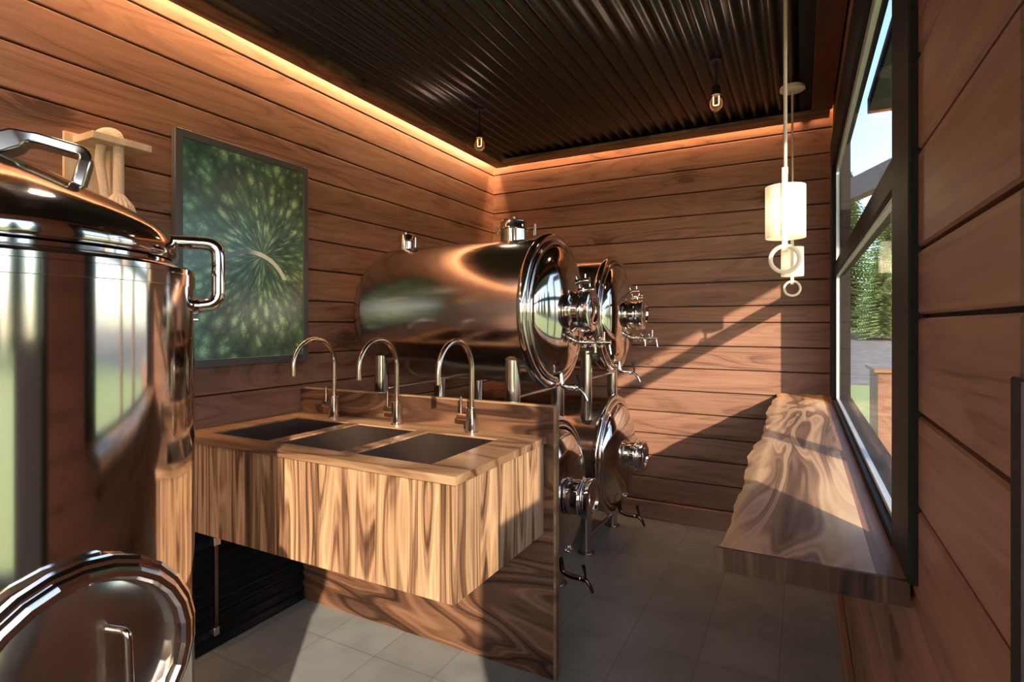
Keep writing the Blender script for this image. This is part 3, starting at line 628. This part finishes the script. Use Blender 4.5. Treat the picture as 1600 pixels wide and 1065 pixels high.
        hatch(-.24, .072, .115, .055, 'hatch'); hatch(-.98, .045, .095, .022, 'hatch')
    else:
        nozzle(-.01, -.285, .035, .010, 'bolt'); nozzle(.03, -.285, .035, .010, 'bolt')
    # legs
    for lx in (-.10, -.93):
        for s in (-1, 1):
            ly = s*.28; zt_ = -math.sqrt(r*r-ly*ly)+.02
            zb = -.96+math.sqrt(r*r-ly*ly)+.002 if upper else -.61
            mb = MB(); mb.cyl((lx, ly, zb), (lx, ly, zt_), .038, n=36)
            if not upper: mb.lathe([(0, .055), (.006, .055), (.008, .042), (.018, .040)], (lx, ly, zb), n=36)
            mb.build('leg', M_satin, t)
        zb = -.43 if upper else -.52
        MB().cyl((lx, -.28, zb), (lx, .28, zb), .010, n=16).build('crossbar', M_satin, t)
    if upper: MB().cyl((-.93, .28, -.41), (-.10, .28, -.41), .010, n=16).build('crossbar', M_satin, t)
    return t
U = make_tank(True); Lw = make_tank(False)
HX = -1.15
U.location = (HX, 2.66, 1.572); U['label'] = 'upper front horizontal steel tank, closest above the faucets'
o = copy_tree(U); o.location = (HX, 3.70, 1.572); o['label'] = 'upper rear horizontal steel tank beside the back wall, partly behind the front one'
for c in list(o.children):
    if c.name.startswith('hatch'):
        for g in list(c.children): bpy.data.objects.remove(g)
        bpy.data.objects.remove(c)
Lw.location = (HX, 2.66, .612); Lw['label'] = 'lower front horizontal steel tank, half hidden by the walnut partition'
o = copy_tree(Lw); o.location = (HX, 3.70, .612); o['label'] = 'lower rear horizontal steel tank on the floor by the back wall'

# ------------------------------------------------------------------ lamps
def make_bulb():
    t = thing('pendant_bulb', 'x', 'pendant light', (0, 0, 0), 'bare filament bulbs under the ceiling')
    MB().lathe([(0, .0), (0, .030), (-.012, .030), (-.016, .026), (-.016, 0)], n=28).build('canopy', M_black, t)
    MB().sweep([(0, 0, -.012), (0, 0, -.15)], .0045, 10).build('cord', M_black, t)
    MB().lathe([(-.14, .004), (-.145, .018), (-.155, .022), (-.195, .024), (-.198, .0)], n=28).build('socket', M_black, t)
    g = MB().lathe([(-.196, .020), (-.205, .028), (-.222, .038), (-.240, .0405), (-.258, .037), (-.272, .026), (-.280, .012), (-.282, 0)], n=40).build('bulb', M_bulb, t)
    MB().sweep(fillet([(-.014, 0, -.20), (-.014, 0, -.248), (.014, 0, -.248), (.014, 0, -.20)], .008, 4), .0022, 8).build('filament', M_fil, g)
    return t
b0 = make_bulb(); b0.location = (-1.86, 3.075, 2.912); b0['label'] = 'bare filament bulb hanging near the left back corner of the ceiling'
o = copy_tree(b0); o.location = (-.40, 3.085, 2.912); o['label'] = 'bare filament bulb hanging from the right part of the ceiling, nearer the window'
for i, (x, y) in enumerate([(-1.86, .9), (-1.86, -.2), (-1.86, -1.3), (-.9, -1.9)]):   # added bulbs, out of view, to bring fill light into the room
    o = copy_tree(b0); o.location = (x, y, 2.912); o['label'] = 'added filament bulb for fill light in the unseen part of the room'; o['group'] = 'added fill bulbs out of view'
for x, y, e in [(-1.86, 3.075, .8), (-.40, 3.085, .8), (-1.86, -.2, 9), (-1.86, -1.3, 14), (-.9, -1.9, 8), (-1.86, .9, 5)]:  # weak pair: visible bulbs; the stronger ones are added fill, out of view
    L = bpy.data.lights.new('bulb_and_fill_light', 'POINT'); L.energy = e; L.color = (1, .88, .76); L.shadow_soft_size = .05
    lo = bpy.data.objects.new('bulb_and_fill_light', L); COL.objects.link(lo); lo.location = (x, y, 2.912-.225)
def make_pendant():
    t = thing('pendant_lamp', 'x', 'pendant light', (0, 0, 0), 'cream cylinder pendants by the window')
    MB().lathe([(0, 0), (0, .066), (-.018, .068), (-.022, .062), (-.022, 0)], n=48).build('canopy', M_canopy, t)
    MB().cyl((0, 0, -.015), (0, 0, -.92), .0058, n=16).build('rod', M_rod, t)
    s = MB(); R = .060; s.lathe([(-.935, R-.002), (-.935, R), (-1.103, R), (-1.103, R-.003), (-.938, R-.003), (-.938, .008)], n=56); sh = s.build('shade', M_shade, t)
    MB().lathe([(-.985, 0), (-.990, .014), (-1.01, .020), (-1.045, .020), (-1.058, .012), (-1.062, 0)], n=24).build('bulb', M_lamp, sh)
    MB().box(-.0085, .0085, -R-.006, -R-.0015, -1.155, -.888).box(-.0085, .0085, -R-.0015, -.004, -.895, -.888).build('strap', M_pend, t, bevel=.001)
    MB().torus((0, -R-.004, -1.178), (0, 1, .0), .041, .0065, 48, 10, flat=.8).build('ring', M_pend, t)
    return t
p0 = make_pendant(); p0.location = (-.046, 2.0, 2.885+.0); p0['label'] = 'nearer and larger-looking cream cylinder pendant with a ring below'
o = copy_tree(p0); o.location = (-.046, 3.595, 2.885); o['label'] = 'farther cream cylinder pendant, seen just below and behind the nearer one'

# ------------------------------------------------------------------ outdoors
mb = MB(); mb.box(-60, 90, -60, 17, -.20, -.09); struct(mb.build('ground', M_grass, smooth=False))
mb = MB(); vs = [(-60, 17, -.09), (90, 17, -.09), (90, 42, 1.0), (-60, 42, 1.0), (-60, 17, -.3), (90, 17, -.3), (90, 42, -.3), (-60, 42, -.3)]
mb.add(vs, [(0, 1, 2, 3), (4, 7, 6, 5), (0, 4, 5, 1), (1, 5, 6, 2), (2, 6, 7, 3), (3, 7, 4, 0)]); g2 = mb.build('gravel_drive', M_gravel, smooth=False); g2['kind'] = 'structure'
mb = MB(); mb.box(-60, 90, 42, 90, -.3, 1.0); o = mb.build('far_ground', M_grass, smooth=False); o['kind'] = 'structure'
def tree_mesh(seed, H, R):
    rg = random.Random(seed); lf = MB(); 
    n = 520
    for i in range(n):
        f = (i+.5)/n; z = H*(.06+.92*f**.9); rb = R*(1-f)**.85*(.75+.4*rg.random())+.15; a = i*2.39996+rg.random()*.5
        d = Vector((math.cos(a), math.sin(a), -.28)); base = Vector((0, 0, z)); sd = Vector((-d.y, d.x, 0))
        k = max(3, int(rb/.22))
        for j in range(k):
            q = (j+.7)/k; c = base+d*rb*q+Vector((0, 0, .10*rb*q*q)); s_ = .16+.20*(1-q)+.05*rg.random()
            for side in (-1, 1):
                tip = c+d*s_*1.0+sd*side*s_*1.3+Vector((0, 0, -.10-.25*rg.random()))*s_
                w1 = c+d*s_*.5+Vector((0, 0, .12*s_)); w2 = c-d*s_*.5+Vector((0, 0, -.1*s_))
                o_ = len(lf.v); lf.v += [tuple(w2), tuple(w1), tuple(tip)]; lf.f.append((o_, o_+1, o_+2)); lf.b.append(0)
    return lf
def make_tree(seed, H, R, m, label):
    t = thing('conifer_tree', label, 'tree', (0, 0, 0), 'conifers beyond the gravel drive')
    lf = tree_mesh(seed, H, R); me = bpy.data.meshes.new('foliage'); me.from_pydata(lf.v, [], lf.f); me.materials.append(m)
    o = bpy.data.objects.new('foliage', me); COL.objects.link(o); o.parent = t
    MB().cyl((0, 0, 0), (0, 0, H*.95), .22, .03, n=10).build('trunk', M_bark, t)
    return t
random.seed(11)
TA = make_tree(1, 10.5, 2.9, M_leafA, 'x'); TB = make_tree(2, 8.8, 2.6, M_leafB, 'x')
spots = [(2.4, 40.5, .93, 1.0, 0, 'dark green conifer at the left of the window view'), (5.6, 46.5, 1.0, 1.08, 1, 'lighter green conifer at the right of the window view'), (3.9, 35.2, .70, .58, 1, 'small pale conifer in front of the two bigger ones in the window view'),
         (13, 48, 1.0, 1.1, 0, 'tall dark conifer beyond the gravel drive, out of the window view')]
for i, (x, y, z, s, k, lab) in enumerate(spots):
    o = (TA if k == 0 else TB) if i < 2 else copy_tree(TA if k == 0 else TB)
    o.location = (x, y, z); o.scale = (s, s, s); o.rotation_euler = (0, 0, i*1.3); o['label'] = lab
for i, (an, d) in enumerate([(-14, 30), (-3, 27), (8, 31), (18, 27), (29, 30), (-62+180, 0)][:5]):     # trees facing the window
    o = copy_tree(TA if i % 2 else TB); an = math.radians(an); s = .95+.12*(i % 3)
    o.location = (d*math.cos(an), d*math.sin(an), -.09); o.scale = (s, s, s); o.rotation_euler = (0, 0, i)
    o['group'] = 'conifers across the lawn seen only mirrored in the tanks'; o['label'] = 'conifer across the lawn mirrored in the steel tanks'
# porch awning outside the window, its posts and the brace
t = thing('awning', 'dark green flat awning outside the top of the window', 'awning', (.9, 2.2, -.09)); B = (.9, 2.2, -.09)
MB().box(.30, 1.22, .95, 3.35, 2.58, 2.66).build('canopy_board', M_green, t, B, bevel=.004)
for yy in (1.02, 3.27): MB().box(1.13, 1.21, yy-.04, yy+.04, -.09, 2.579).build('post', M_beam, t, B)
a = Vector((.20, 5.78, 2.62)); b_ = Vector((.95, 3.90, 2.60)); d = (b_-a).normalized(); sd = Vector((-d.y, d.x, 0))*.045
mb = MB(); vs = [a-sd+Vector((0, 0, -.09)), a+sd+Vector((0, 0, -.09)), a+sd+Vector((0, 0, .085)), a-sd+Vector((0, 0, .085))]; vs += [v+(b_-a) for v in vs]
mb.add(vs, [(0, 1, 2, 3), (7, 6, 5, 4), (0, 4, 5, 1), (1, 5, 6, 2), (2, 6, 7, 3), (3, 7, 4, 0)])
t = thing('porch_beam', 'brown timber porch beam on two posts outside the upper window pane', 'beam', (.95, 3.9, -.09)); B = tuple(t.location)
mb.build('beam', M_cedY, t, B, bevel=.004)
MB().box(.90, 1.0, 3.85, 3.95, -.09, 2.509).build('post', M_beam, t, B)
MB().box(.21, .29, 5.72, 5.80, -.09, 2.529).build('post', M_beam, t, B)
t = thing('outdoor_bar', 'wooden bar block standing on the grass outside the lower window pane', 'bar', (.95, 6.4, -.09)); B = (.95, 6.4, -.09)
MB().box(.62, 1.5, 6.0, 6.7, -.09, 1.06).build('body', M_cedX, t, B); MB().box(.585, 1.53, 5.97, 6.73, 1.061, 1.10).build('top', M_walTop, t, B, bevel=.004)
